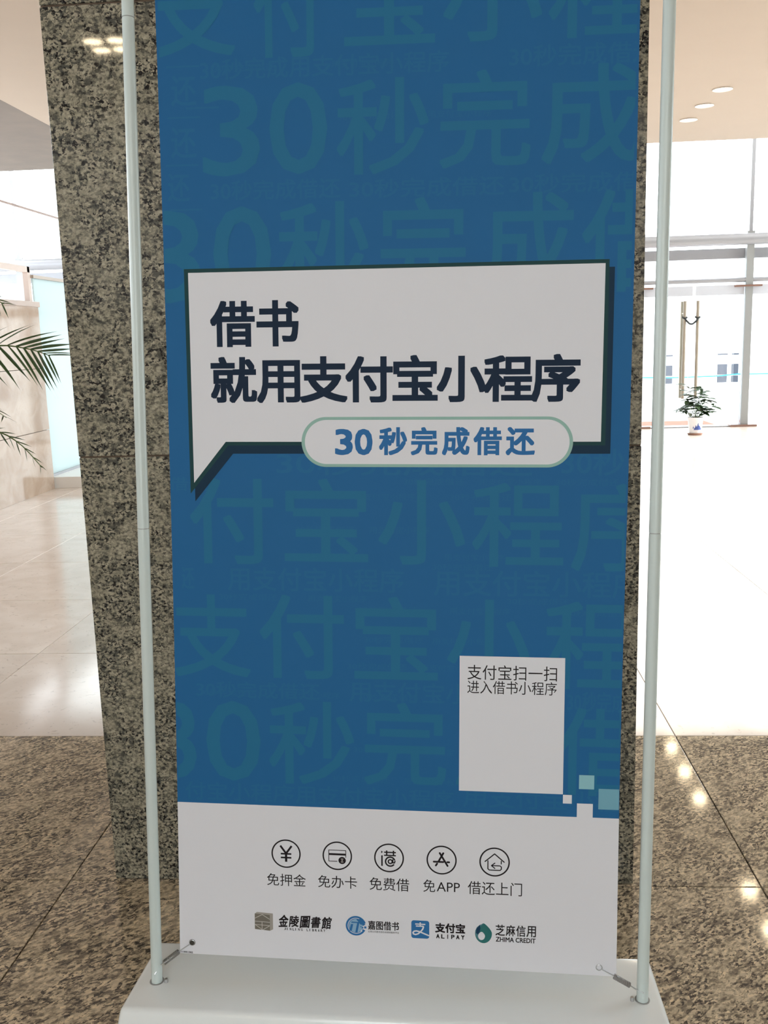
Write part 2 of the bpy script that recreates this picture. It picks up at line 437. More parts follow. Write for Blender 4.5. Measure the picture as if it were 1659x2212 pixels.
for i in range(len(posts)-1):
    a, b = posts[i]+.05, posts[i+1]-.05
    if abs(a-2.78) < .02: continue
    o = struct('window_%d' % wn, G().box((a, YF-.006, .03), (b, YF+.006, 1.855)), M['glass'])
    G().box((a, YF-.006, 2.09), (b, YF+.006, 2.35)).build('pane', M['glass'], o)
    G().box((a, YF-.006, 2.70), (b, YF+.006, 6.38)).build('pane', M['glass'], o)
    wn += 1
# the double door between posts 2.73 and 4.23
door = struct('door_1', G().box((2.79, YF-.03, 0), (4.17, YF+.03, .012)), M['alu'])
for a, b in ((2.80, 3.425), (3.435, 4.06)):
    G().box((a, YF-.006, .02), (b, YF+.006, 1.855)).build('door_leaf', M['glass'], door)
G().box((2.79, YF-.006, 2.70), (4.17, YF+.006, 6.38)).build('pane', M['glass'], door)
def handle(x, yo):
    g = G().tube([(x, YF+yo, .42), (x, YF+yo, 1.79)],  .022, 12)
    for z in (.55, 1.62): g.tube([(x, YF+yo, z), (x, YF+.0, z)], .009, 8)
    auto_smooth(g.build('door_handle', M['brass'], door))
handle(3.345, -.07); handle(3.345, .10); handle(3.525, -.07)
# cable lock through the handles
pts = []
for k in range(25):
    t = k/24; x = 3.335+.20*t; z = 1.56-.09*math.sin(PI*t)
    pts.append((x, YF-.095+.01*math.sin(t*20), z))
g = G().tube(pts, .013, 8)
for cx in (3.345, 3.525):
    ring = [(cx+.03*math.cos(a), YF-.07+.03*math.sin(a), 1.565+.012*math.sin(a)) for a in [2*PI*k/16 for k in range(17)]]
    g.tube(ring, .011, 8)
o = auto_smooth(g.build('cable_lock', M['cable'])); o['label'] = 'black cable lock looped round the glass door handles'; o['category'] = 'lock'

# ------------------------------------------------------------------ outside
struct('ground', G().box((-60, 14.16, -.4), (60, 26, -.02)).box((-60, -60, -.4), (-7.31, 14.16, -.02))
       .box((7.01, -60, -.4), (60, 14.16, -.02)).box((-7.31, -60, -.4), (7.01, -5.31, -.02))
       .box((-90, 26.0, -5.0), (90, 120, -4.6)), M['plaza'])
bd = thing('office_building', 'white building with small grey windows outside beyond the bright forecourt', 'building', (16, 60, -4.6))
G().box((-30, 60, -4.6), (70, 72, 5.0)).build('wall', M['far_wall'], bd)
for (x0, x1) in ((11.2, 11.6), (12.9, 13.74), (16.45, 17.03), (17.3, 17.7), (20.4, 21.0), (21.3, 21.7)):
    for (za, zb) in ((-1.39, -.76), (-2.06, -1.47)):
        G().box((x0, 59.94, za), (x1, 60.0, zb)).build('window', M['far_win'], bd)
    G().box((x0, 59.90, -.20), (x1, 60.0, -.12)).build('window_hood', M['far_win'], bd)
bt = G().tube([(3.9, 20, .45), (4.6, 20, .43), (5.45, 20, .44), (5.9, 20, .47), (7.2, 20, .45)], .014, 6).build('barrier_tape', M['tape'])
bt['label'] = 'blue barrier tape stretched low across the forecourt outside'; bt['category'] = 'tape'
for x in (3.9, 5.45, 7.2):
    G().tube([(x, 20, -.02), (x, 20, .52)], .012, 8).build('post', M['alu'], bt)
mt = G().box((2.75, 14.25, -.02), (3.95, 15.1, -.004), .003).build('door_mat', M['mat_red'])
mt['label'] = 'red mat lying outside the glass door behind the potted plant'; mt['category'] = 'mat'

# ------------------------------------------------------------------ the granite pillar
pil = thing('pillar', 'square pillar clad in speckled grey brown granite slabs behind the banner', 'pillar', (-.229, 2.95, 0))
xa, xb, ya, yb = -.9083, .4501, 2.2567, 3.45
G().box((xa+.022, ya+.022, 0), (xb-.022, yb-.022, HC)).build('core', M['col_core'], pil)
zz = [0, 1.1331, 2.1593, 3.1855, HC]
for zj in zz[1:4]:
    G().box((xa+.0015, ya+.003, zj-.0035), (xb-.0015, yb-.003, zj+.0028)).build('joint', M['col_core'], pil)
for i in range(4):
    a, b = zz[i]+.0015, zz[i+1]-.0022
    e = .022
    dx = random.uniform(-.001, .001)
    G().box((xa+dx, ya, a), (xb+dx, ya+e, b), .0018).build('slab', M['granite_col'], pil)
    G().box((xa+dx, yb-e, a), (xb+dx, yb, b), .0018).build('slab', M['granite_col'], pil)
    G().box((xa+.003, ya+e+.001, a), (xa+e, yb-e-.001, b), .0015).build('slab', M['granite_col'], pil)
    G().box((xb-e, ya+e+.001, a), (xb-.003, yb-e-.001, b), .0015).build('slab', M['granite_col'], pil)

# ------------------------------------------------------------------ the banner stand
S0 = Vector((-0.51908, 1.56204, 0.28)); SYA, SLE, STI = -0.02966, 0.07761, -0.01916
_Rm = Matrix.Rotation(SYA, 3, 'Z') @ Matrix.Rotation(-SLE, 3, 'X')
UV_U = _Rm @ Vector((math.cos(STI), 0, math.sin(STI)))
UV_V = _Rm @ Vector((-math.sin(STI), 0, math.cos(STI)))
UV_N = UV_U.cross(UV_V)
def UVP(u, v, nrm=0.0): return S0+UV_U*u+UV_V*v+UV_N*nrm
VT = 1.80
stand = thing('banner_stand', 'tall blue and white printed banner sprung between two white poles', 'banner stand', (-.12, 1.57, 0))
# base
ZB = .223
def base_mesh():
    bm = bmesh.new()
    cyaw = Matrix.Rotation(SYA, 3, 'Z')
    top = [(-.487, -.098), (.487, -.098), (.480, .098), (-.480, .098)]
    mid = [(-.496, -.110), (.496, -.110), (.487, .106), (-.487, .106)]
    bot = [(-.500, -.150), (.500, -.150), (.490, .150), (-.490, .150)]
    c = Vector((-.122, 1.566, 0))
    rings = [(bot, .0), (bot, .02), (mid, ZB-.045), (top, ZB)]
    vv = []
    for r, z in rings: vv.append([bm.verts.new(c+cyaw @ Vector((x, y, 0))+Vector((0, 0, z))) for x, y in r])
    for i in range(3):
        for k in range(4): bm.faces.new((vv[i][k], vv[i][(k+1) % 4], vv[i+1][(k+1) % 4], vv[i+1][k]))
    bm.faces.new(vv[3]); bm.faces.new(vv[0][::-1])
    bmesh.ops.bevel(bm, geom=[e for e in bm.edges], offset=.009, segments=4, affect='EDGES', profile=.5)
    bm.verts.index_update()
    return [v.co.copy() for v in bm.verts], [[v.index for v in f.verts] for f in bm.faces]
v_, f_ = base_mesh()
base = auto_smooth(mk('base', v_, f_, M['base_white'], stand), 50)
def to_z(u, z):
    p = UVP(u, 0); return (z-p.z)/UV_V.z
for u in (-.0458, .8465):
    vb = to_z(u, ZB-.012)
    pole = G().tube([UVP(u, vb), UVP(u, .798)], .0103, 24).build('pole', M['white_powder'], stand)
    auto_smooth(pole)
    for a, b, r in ((.7995, 1.666, .0103), (1.6675, 1.86, .0103)):
        auto_smooth(G().tube([UVP(u, a), UVP(u, b)], r, 24).build('pole_section', M['white_powder'], pole))
    for a, b in ((.796, .801), (1.664, 1.669)):
        auto_smooth(G().tube([UVP(u, a), UVP(u, b)], .0095, 24).build('joint_sleeve', M['alu_dark'], pole))
    # socket ring where the pole enters the base
    p = UVP(u, to_z(u, ZB))
    G().lathe([(.0105, .0005), (.0130, .0012), (.0136, .0)], (p.x, p.y, ZB), 24).build('socket_ring', M['alu_dark'], stand, True)
crossbar = auto_smooth(G().tube([UVP(-.0458, 1.86), UVP(.8465, 1.86)], .0103, 20).build('crossbar', M['white_powder'], stand))

# banner sheet with slightly concave sides
def left_edge(v):
    t = max(0, min(1, v/VT)); return .0056*math.sin(PI*t)**.8 if 0 < t < 1 else 0
def right_edge(v):
    t = max(0, min(1, v/.9)); return .8-.0022*math.sin(PI*min(1, t)) + (.0012 if v > .9 else 0)*math.sin(PI*min(1, (v-.9)/.9))
def sheet(v0, v1, nv, off, thick=None):
    vs, fs = [], []; nu = 8
    def row(v, o):
        a, b = left_edge(v), right_edge(v)
        return [UVP(a+(b-a)*k/nu, v, o) for k in range(nu+1)]
    for i in range(nv+1): vs += row(v0+(v1-v0)*i/nv, off)
    for i in range(nv):
        for k in range(nu):
            a = i*(nu+1)+k; fs.append((a, a+1, a+nu+2, a+nu+1))
    if thick:
        n0 = len(vs)
        for i in range(nv+1): vs += row(v0+(v1-v0)*i/nv, off-thick)
        for i in range(nv):
            for k in range(nu):
                a = n0+i*(nu+1)+k; fs.append((a, a+nu+1, a+nu+2, a+1))
        for k in range(nu):
            fs.append((k, n0+k, n0+k+1, k+1)); a = nv*(nu+1)+k; fs.append((a, a+1, n0+a+1, n0+a))
        for i in range(nv):
            a = i*(nu+1); fs.append((a, a+nu+1, n0+a+nu+1, n0+a)); a += nu; fs.append((a, n0+a, n0+a+nu+1, a+nu+1))
    return vs, fs
v_, f_ = sheet(0, VT, 36, 0, .0006)
panel = mk('banner_panel', v_, f_, M['vinyl'], stand)
LAY = .00011
v_, f_ = sheet(.2936, VT, 30, LAY)
mk('blue_field', v_, f_, M['blue'], panel)

def layer(name, parts, mat, lay, clip=False, label=None):
    """parts: list of (verts2d, faces[, depth offsets])"""
    bm = bmesh.new()
    for pt in parts:
        d = pt[2] if len(pt) > 2 else 0
        vs = [bm.verts.new((x, y, d)) for x, y in pt[0]]
        for f in pt[1]:
            try: bm.faces.new([vs[i] for i in f])
            except ValueError: pass
    if clip:
        for co, no in (((.0062, 0, 0), (-1, 0, 0)), ((.7965, 0, 0), (1, 0, 0)), ((0, VT-.004, 0), (0, 1, 0))):
            gm = bm.verts[:]+bm.edges[:]+bm.faces[:]
            bmesh.ops.bisect_plane(bm, geom=gm, plane_co=co, plane_no=no, clear_outer=True)
    bm.verts.index_update()
    vv = [UVP(v.co.x, v.co.y, lay*LAY+v.co.z) for v in bm.verts]
    ff = []
    for f in bm.faces:
        idx = [v.index for v in f.verts]
        if f.normal.z < 0: idx.reverse()
        ff.append(idx)
    bm.free()
    if not vv: return None
    return mk(name, vv, ff, mat, panel, label=label)
_tx = {}
def glyphs(s):
    if s in _tx: return _tx[s]
    cu = bpy.data.curves.new('t', 'FONT'); cu.body = s; cu.size = 1; cu.resolution_u = 3
    o = bpy.data.objects.new('t', cu); COL.objects.link(o); bpy.context.view_layer.update()
    me = bpy.data.meshes.new_from_object(o.evaluated_get(bpy.context.evaluated_depsgraph_get()))
    vs = [(v.co.x, v.co.y) for v in me.vertices]; fs = [tuple(p.vertices) for p in me.polygons]
    bpy.data.objects.remove(o); bpy.data.curves.remove(cu); bpy.data.meshes.remove(me)
    _tx[s] = (vs, fs); return _tx[s]
def text(s, u0, u1, v0, v1, bold=0.0, em=None):
    vs, fs = glyphs(s)
    x0, x1 = min(v[0] for v in vs), max(v[0] for v in vs); y0, y1 = min(v[1] for v in vs), max(v[1] for v in vs)
    h = v1-v0; b = bold*h
    out = []
    sx = (u1-u0-2*b)/(x1-x0); sy = (h-2*b)/(y1-y0)
    base_v = [((x-x0)*sx+u0+b, (y-y0)*sy+v0+b) for x, y in vs]
    if not bold: return [(base_v, fs)]
    k = 0
    brush = ((0, 0), (1, 1), (1, -1), (-1, 1), (-1, -1))
    if bold > .02: brush += ((1, 0), (-1, 0), (0, 1), (0, -1), (1, .5), (1, -.5), (-1, .5), (-1, -.5), (.5, 1), (-.5, 1), (.5, -1), (-.5, -1))
    for dx, dy in brush:
        out.append(([(x+dx*b, y+dy*b) for x, y in base_v], fs, k*4e-6)); k += 1
    return out
def poly(pts): return (list(pts), [tuple(range(len(pts)))])
def disc(c, r, n=48, r2=None):
    return ([(c[0]+r*math.cos(2*PI*k/n), c[1]+(r2 or r)*math.sin(2*PI*k/n)) for k in range(n)], [tuple(range(n))])
def ring(c, r, w, n=64, a0=0, a1=2*PI):
    vs = []
    full = abs(a1-a0-2*PI) < 1e-6
    m = n if full else n+1
    for k in range(m):
        a = a0+(a1-a0)*k/n
        vs += [(c[0]+(r-w/2)*math.cos(a), c[1]+(r-w/2)*math.sin(a)), (c[0]+(r+w/2)*math.cos(a), c[1]+(r+w/2)*math.sin(a))]
    fs = []
    for k in range(n):
        a = 2*k; b = (2*k+2) % (2*m); fs.append((a, a+1, b+1, b))
    return (vs, fs)
def stroke(pts, w, cap=False):
    out = []
    for i in range(len(pts)-1):
        a, b = Vector((*pts[i], 0)), Vector((*pts[i+1], 0)); d = (b-a).normalized(); nn = Vector((-d.y, d.x, 0))*w/2
        q = [a-nn, b-nn, b+nn, a+nn]
        out.append(([(p.x, p.y) for p in q], [(0, 1, 2, 3)], i*1e-6))
    for i, p in enumerate(pts):
        if cap or 0 < i < len(pts)-1: v, f = disc(p, w/2, 12); out.append((v, f, (i+9)*1e-6))
    return out
def rrect(u0, u1, v0, v1, r, n=10):
    pts = []
    for cx, cy, a0 in ((u1-r, v1-r, 0), (u0+r, v1-r, PI/2), (u0+r, v0+r, PI), (u1-r, v0+r, 1.5*PI)):
        for k in range(n+1):
            a = a0+PI/2*k/n; pts.append((cx+r*math.cos(a), cy+r*math.sin(a)))
    return pts

# ghost lettering
BIG = [('支',-.0091,.1378,1.5989,1.7538),('付',.1701,.2869,1.5927,1.7476),('宝',.3218,.472,1.6067,1.7555),('小',.4849,.6455,1.6059,1.7545),('程',.6557,.8123,1.6049,1.7499),
('3',.0778,.1769,1.4031,1.551),('0',.1936,.2921,1.4038,1.5521),('秒',.3078,.4618,1.4,1.5545),('完',.4794,.6295,1.4058,1.5615),('成',.6474,.8121,1.4076,1.5644),
('3',-.0247,.0696,1.1927,1.3488),('0',.0925,.1935,1.1949,1.3529),('秒',.2056,.3605,1.1945,1.358),('完',.3794,.5265,1.1982,1.3614),('成',.5549,.7027,1.1956,1.3646),('借',.7154,.8669,1.2007,1.3657),
('付',.0401,.1904,.7369,.8892),('宝',.2094,.3575,.7431,.889),('小',.3753,.5262,.7395,.8872),('程',.5381,.6939,.7377,.8831),('序',.7072,.8622,.7319,.8823),
('支',.0041,.1451,.5305,.6812),('付',.1619,.3137,.5311,.683),('宝',.3318,.4797,.5337,.6824),('小',.4959,.6419,.5295,.6801),('程',.6642,.8181,.5241,.6789),
('3',-.0351,.0412,.3376,.484),('0',.0601,.1604,.338,.4869),('秒',.1756,.3306,.3363,.49),('完',.3481,.495,.3399,.4921),('成',.5122,.662,.3392,.4917),('借',.6862,.8369,.3331,.4916)]
MIDR = [('30秒完成借还',.0901,.3132,1.363,1.3965),('30秒完成借还',.3289,.5877,1.3613,1.3928),('30秒完成借还',.5952,.8495,1.3622,1.3939),('30秒完成用支付宝小程序',.0764,.4951,1.5602,1.5948),
('30秒完成借还',.5931,.8294,1.5629,1.5973),('用支付宝小程序',.1059,.4197,.6892,.7322),('用支付宝小程序',.4722,.8256,.6856,.7316),('30秒完成借还',.0435,.2696,.4925,.5232),('用支付宝小程序',.3229,.6207,.4918,.5295),
('30秒完成借还',.7047,.8581,.4839,.521),('付宝小程序用支付宝小程序',.0178,.5086,.2996,.3342),('用支付宝小程序',.525,.847,.3048,.3421),('30秒完成借还',.1969,.6401,.8943,.939),('30秒完',.6882,.847,.8956,.9424),
('还',.0248,.069,1.5207,1.5703),('还',.0225,.0669,1.4351,1.486),('还',.0148,.0538,1.3632,1.4108),('还',.0214,.0452,.6906,.7308),('借还',.0031,.0744,.8667,.8913)]
TINY = []
for (v, us) in ((.8905, (.42, .55, .68)), (.8640, (.21, .335, .5)), (.806, (.23, .36)), (.7595, (.23, .49)), (.742, (.47,)), (.6838, (.09, .25, .6)), (.665, (.34, .5, .7)), (.611, (.35, .47)), (.5625, (.32, .45)), (.5075, (.05, .2, .34)), (.41, (.33, .45, .57)), (.355, (.29, .42)), (1.5, (.31, .46)), (1.585, (.1, .3))):
    for k, u in enumerate(us):
        TINY.append((('30秒完成借还', '用支付宝小程序')[k % 2], u, u+.105, v-.012, v))
ps = []
for r in TINY: ps += text(*r)
_fl = layer('faint_lettering', ps, M['ghost2'], 2, True, 'tiny teal background lettering'); _fl['kind'] = 'stuff'
ps = []
for r in MIDR: ps += text(*r, bold=.012)
for u, v in ((.03, 1.583), (.03, 1.50), (.025, 1.422), (.03, 1.348), (.0625, 1.515)):
    ps.append(poly([(u-.012, v), (u+.045, v), (u+.045, v+.003), (u-.012, v+.003)]))
layer('ghost_lettering', ps, M['ghost2'], 3, True, 'faint teal background lettering rows')
for r in BIG:
    layer('ghost_lettering', text(*r, bold=.010), M['ghost'], 4, True)
# speech bubble
layer('bubble_shadow', [poly([(.0483,1.2355),(.0505,.8479),(.1203,.9322),(.7690,.9330),(.7700,1.2415)])], M['shade_ink'], 5, label='navy drop shadow of the speech bubble')
layer('bubble_border', [poly([(.0400,1.2500),(.0425,.8618),(.1120,.9466),(.7605,.9470),(.7611,1.2540)])], M['green'], 6, label='dark green border of the speech bubble')
layer('speech_bubble', [poly([(.0473,1.2435),(.0492,.8807),(.1077,.9530),(.7530,.9533),(.7547,1.2475)])], M['vinyl'], 7, label='white speech bubble')
layer('headline', text('借书', .0844, .2399, 1.1165, 1.1954, bold=.028), M['navy'], 8, label='large navy characters 借书')
hx0, hx1 = .0847, .7155; hs = '就用支付宝小程序'
wch = (hx1-hx0)/8
ps = []
for k, ch in enumerate(hs):
    vs, fs = glyphs(ch); x0 = min(v[0] for v in vs); x1 = max(v[0] for v in vs); y0 = min(v[1] for v in vs); y1 = max(v[1] for v in vs)
    sc = .0818/.95
    cx = hx0+wch*(k+.5); hw = (x1-x0)*sc/2*1.035
    cyb = 1.0600; my = (y0+y1)/2-.38
    ps += text(ch, cx-hw, cx+hw, cyb+my*sc-(y1-y0)*sc/2, cyb+my*sc+(y1-y0)*sc/2, bold=.028)
layer('headline', ps, M['navy'], 8, label='large navy line 就用支付宝小程序')
layer('slogan_pill', [poly(rrect(.2422, .7069, .9095, .9958, .0431, 20))], M['pillborder'], 9, label='sage green pill outline')
layer('slogan_pill', [poly(rrect(.2481, .7011, .9146, .9907, .0380, 20))], M['vinyl'], 10, label='white pill shaped slogan field')
ps = []
for s, a, b in (('3', .3008, .3318), ('0', .3352, .3662)): ps += text(s, a, b, .9301, .9752, bold=.035)
for ch, a, b in (('秒',.3775,.4259),('完',.4323,.4783),('成',.4858,.5328),('借',.5395,.5874),('还',.5941,.6432)): ps += text(ch, a, b, .9301, .9781, bold=.030)
layer('slogan', ps, M['pilltext'], 11, label='blue slogan 30秒完成借还')
# card
layer('code_card', [poly([(.518,.5795),(.518,.3347),(.7002,.3347),(.7002,.5795)])], M['vinyl'], 9, label='white card with two lines of black writing')
layer('card_lettering', text('支付宝扫一扫', .5316, .6866, .5376, .5641), M['black'], 10, label='black line 支付宝扫一扫')
layer('card_lettering', text('进入借书小程序', .5316, .6866, .5124, .5361), M['black'], 10, label='black line 进入借书小程序')
def rect(a, b, c, d): return poly([(a, c), (b, c), (b, d), (a, d)])
layer('square', [rect(.7277, .7539, .3454, .3708)], M['sq1'], 9, label='pale teal square')
layer('square', [rect(.7618, .7972, .3096, .3470)], M['sq2'], 9, label='larger mid teal square')
layer('square', [rect(.7004, .7158, .3180, .3338)], M['vinyl'], 9, label='small white square')
layer('square', [rect(.7249, .7524, .2930, .3190)], M['vinyl'], 9, label='white square tab rising from the white band')
# icons
CI = [(.2041, .2031), (.2985, .2032), (.3928, .2034), (.4876, .2036), (.5821, .2042)]
R0 = .0258
def icon(c, parts, lab):
    layer('icon', [ring(c, R0, .0026)]+[((p[0], p[1], (p[2] if len(p) > 2 else 0)+3e-6*i)) for i, p in enumerate(parts)], M['black'], 2, label=lab)
c = CI[0]
icon(c, stroke([(c[0]-.0105, c[1]+.0150), (c[0], c[1]+.0005), (c[0]+.0105, c[1]+.0150)], .0037)+stroke([(c[0], c[1]+.001), (c[0], c[1]-.0155)], .0042)
     + stroke([(c[0]-.0098, c[1]-.0003), (c[0]+.0098, c[1]-.0003)], .0031)+stroke([(c[0]-.0098, c[1]-.0075), (c[0]+.0098, c[1]-.0075)], .0031), 'yen sign in a ring')
c = CI[1]
w, h = .0155, .0105
card = stroke([(c[0]+w, c[1]-.003), (c[0]+w, c[1]+h), (c[0]-w, c[1]+h), (c[0]-w, c[1]-h), (c[0]+.000, c[1]-h)], .0013)
icon(c, card+[rect(c[0]-w, c[0]+w, c[1]+.001, c[1]+.0047)]+[disc((c[0]+.0088, c[1]-.0085), .0068, 28)], 'bank card in a ring')
layer('icon_detail', stroke([(c[0]+.0068, c[1]-.0052), (c[0]+.0108, c[1]-.0052), (c[0]+.0068, c[1]-.0118), (c[0]+.0108, c[1]-.0118), (c[0]+.0068, c[1]-.0052)], .0007), M['taupe_line'], 3)
c = CI[2]
jie = [poly([(c[0]-.0142, c[1]+.0135), (c[0]-.0112, c[1]+.0108), (c[0]-.0142, c[1]+.008)]), rect(c[0]-.0142, c[0]-.0114, c[1]-.0155, c[1]+.0045),
       rect(c[0]-.009, c[0]+.0125, c[1]+.0093, c[1]+.0117), rect(c[0]-.009, c[0]+.0125, c[1]+.0035, c[1]+.0059),
       rect(c[0]-.0055, c[0]-.003, c[1]+.0045, c[1]+.0140), rect(c[0]+.0068, c[0]+.0093, c[1]+.0045, c[1]+.0140)]
icon(c, jie+[ring((c[0]+.0022, c[1]-.0068), .0085, .0027, 40, .1*PI, 1.80*PI)]+[ring((c[0]+.0022, c[1]-.0068), .0036, .0024, 24)]
     + stroke([(c[0]+.0068, c[1]-.003), (c[0]+.0070, c[1]-.0090), (c[0]+.0100, c[1]-.0090), (c[0]+.0108, c[1]-.0055)], .0022, True), 'character 借 drawn with an at sign in a ring')
c = CI[3]
icon(c, stroke([(c[0]+.0030, c[1]+.0130), (c[0]-.0050, c[1]-.0018)], .0034, True)+stroke([(c[0]-.0033, c[1]+.0130), (c[0]+.0107, c[1]-.0105)], .0034, True)
     + stroke([(c[0]-.0140, c[1]-.0035), (c[0]+.0030, c[1]-.0035)], .0034, True)+stroke([(c[0]+.0105, c[1]-.0035), (c[0]+.0135, c[1]-.0035)], .0034, True)
     + stroke([(c[0]-.0080, c[1]-.0070), (c[0]-.0103, c[1]-.0105)], .0034, True), 'letter A made of crossed sticks in a ring')
c = CI[4]
icon(c, stroke([(c[0]-.0168, c[1]+.0005), (c[0], c[1]+.0152), (c[0]+.0170, c[1]+.0005)], .0021, True)
     + stroke([(c[0]-.0118, c[1]+.0020), (c[0]-.0118, c[1]-.0130), (c[0]-.0095, c[1]-.0152), (c[0]+.0098, c[1]-.0152), (c[0]+.0120, c[1]-.0132), (c[0]+.0120, c[1]-.0085), (c[0]+.0095, c[1]-.0068), (c[0]-.0050, c[1]-.0068)], .0019, True)
     + stroke([(c[0]+.0118, c[1]+.0020), (c[0]+.0118, c[1]-.0030)], .0019, True)+stroke([(c[0]+.0005, c[1]-.0020), (c[0]-.0055, c[1]-.0068), (c[0]+.0005, c[1]-.0118)], .0019, True), 'house with a return arrow in a ring')
for s, a, b, v0, v1 in (('免押金',.1678,.2401,.1412,.1645),('免办卡',.2625,.3343,.1416,.1651),('免费借',.3571,.4293,.1412,.1655),('借还上门',.5347,.6313,.142,.1668)):
    layer('caption', text(s, a, b, v0, v1), M['black'], 2, label='black caption '+s)
layer('caption', text('免', .4546, .4762, .1424, .1660)+text('APP', .4790, .5207, .1445, .1620), M['black'], 2, label='black caption 免APP')
# logos
layer('logo', [poly([(.1437,.0550),(.1720,.0530),(.1720,.0835),(.1437,.0850)])], M['taupe'], 2, label='taupe cube emblem')
layer('logo_detail', [poly([(.1437,.0850),(.1720,.0835),(.1778,.0868),(.1480,.0883)]), poly([(.1720,.0530),(.1778,.0560),(.1778,.0868),(.1720,.0835)])], M['taupe2'], 2)
ls = []
for q in ([(.1440,.0762),(.1578,.0838),(.1716,.0752)], [(.1440,.0705),(.1718,.0693)], [(.1440,.0640),(.1718,.0628)], [(.1573,.0700),(.1573,.0540)], [(.1445,.0635),(.1573,.0548)], [(.1714,.0625),(.1583,.0540)]):
    ls += stroke(q, .0010)
layer('logo_detail', ls, M['taupe_line'], 3)
ps = []
for k, ch in enumerate('金陵圖書館'):
    a = .1873+k*.0200; hgt = .0235-(.0015 if k % 2 else 0); y0 = .0612+(.001 if k % 2 else 0)
    t = text(ch, a, a+.0178, y0, y0+hgt, bold=.022)
    ps += [([(x+(y-y0)*.12, y+(x-a)*.06) for x, y in p[0]], p[1], p[2]) for p in t]
layer('logo_lettering', ps, M['black'], 2, label='brushed characters 金陵圖書館')
ps = []
for k, ch in enumerate('JINLING LIBRARY'):
    if ch != ' ':
        w_ = .0012 if ch == 'I' else .0031
        ps += text(ch, .1984+k*.00525, .1984+k*.00525+w_, .0560, .0608, bold=.03)
layer('logo_lettering', ps, M['black'], 2, label='small spaced capitals JINLING LIBRARY')
c = (.3318, .0711)
layer('logo', [ring(c, .0170, .0036, 60, .10*PI, 1.86*PI), ring(c, .0135, .0012, 60, .35*PI, 1.72*PI)], M['logo_blue'], 2, label='round blue emblem with white letters')
layer('logo_detail', [disc(c, .0128, 40)], M['logo_blue2'], 2)
layer('logo_detail', [poly([(.3325,.0835),(.3400,.0850),(.3470,.0790),(.3490,.0730),(.3400,.0740),(.3370,.0780)]),
   poly([(.3235,.0790),(.3420,.0785),(.3415,.0765),(.3380,.0765),(.3345,.0585),(.3305,.0585),(.3340,.0765),(.3235,.0765)]),
   poly([(.3225,.0740),(.3268,.0742),(.3238,.0602),(.3195,.0615)]),
   rect(.3425, .3455, .0665, .0695), rect(.3470, .3510, .0668, .0708), rect(.3400, .3418, .0690, .0708), rect(.3440, .3466, .0718, .0742), rect(.3432, .3462, .0622, .0650)], M['logo_blue'], 3)
layer('logo_lettering', text('嘉图借书', .3540, .4107, .0652, .0823, bold=.018), M['black'], 2, label='black characters 嘉图借书')
layer('logo_lettering', text('云南公共图书馆在线借阅服务平台', .3540, .4107, .0596, .0632), M['black'], 2, label='hairline row of tiny characters')
layer('logo', [poly(rrect(.4331, .4657, .0531, .0872, .0045, 6))], M['logo_blue'], 2, label='rounded blue square emblem with 支')
q = []
q += stroke([(.4402,.0803),(.4585,.0803)], .0022)+stroke([(.4493,.0838),(.4493,.0765)], .0024)+stroke([(.4415,.0765),(.4555,.0765)], .0022)
q += stroke([(.4555,.0765),(.4540,.0715),(.4505,.0665),(.4455,.0618),(.4408,.0600),(.4370,.0612),(.4362,.0640),(.4385,.0665),(.4425,.0672),(.4480,.0660),(.4550,.0632),(.4657,.0590)], .0026)
layer('logo_detail', q, M['vinyl'], 3)
layer('logo_lettering', text('支付宝', .4763, .5306, .0660, .0846, bold=.035), M['black'], 2, label='black characters 支付宝')
ps = []
for k, ch in enumerate('ALIPAY'):
    w_ = .0016 if ch == 'I' else .0062
    ps += text(ch, .4783+k*.0090+(.002 if ch == 'I' else 0), .4783+k*.0090+(.002 if ch == 'I' else 0)+w_, .0550, .0632, bold=.05)
layer('logo_lettering', ps, M['black'], 2, label='black capitals ALIPAY')
c = (.5633, .0695)
def blob(cx, cy, rx, ry, tip, n=48, rot=0):
    pts = []
    for k in range(n):
        a = 2*PI*k/n; x = rx*math.cos(a); y = ry*math.sin(a)
        if y > 0: x *= 1-tip*(y/ry)**1.6
        pts.append((cx+x*math.cos(rot)-y*math.sin(rot), cy+x*math.sin(rot)+y*math.cos(rot)))
    return poly(pts)
layer('logo', [blob(.5635, .0690, .0152, .0188, .55)], M['drop_teal'], 2, label='teal drop shaped emblem')
layer('logo_detail', [poly([(.5570,.0850),(.5635,.0862),(.5545,.0795),(.5520,.0705),(.5555,.0600),(.5600,.0528),(.5530,.0585),(.5490,.0650),(.5485,.0730),(.5515,.0800)])], M['drop_mid'], 3)
layer('logo_detail', [poly([(.5570,.0850),(.5580,.0775),(.5560,.0700),(.5530,.0665),(.5500,.0690),(.5505,.0770)])], M['drop_navy'], 4)
layer('logo_detail', [blob(.5600, .0640, .0062, .0078, .35)], M['vinyl'], 5)
ps = []
for k, ch in enumerate('芝麻信用'):
    a = .5850+k*.0184; ps += text(ch, a, a+.0168, .0660, .0870, bold=.012)
layer('logo_lettering', ps, M['black'], 2, label='black characters 芝麻信用')
layer('logo_lettering', text('ZHIMA CREDIT', .5856, .6565, .0545, .0637, bold=.025), M['black'], 2, label='black capitals ZHIMA CREDIT')
layer('print_mark', text('110001362', .0022, .0249, .0012, .0046, bold=.03), M['black'], 2, label='tiny black serial number')
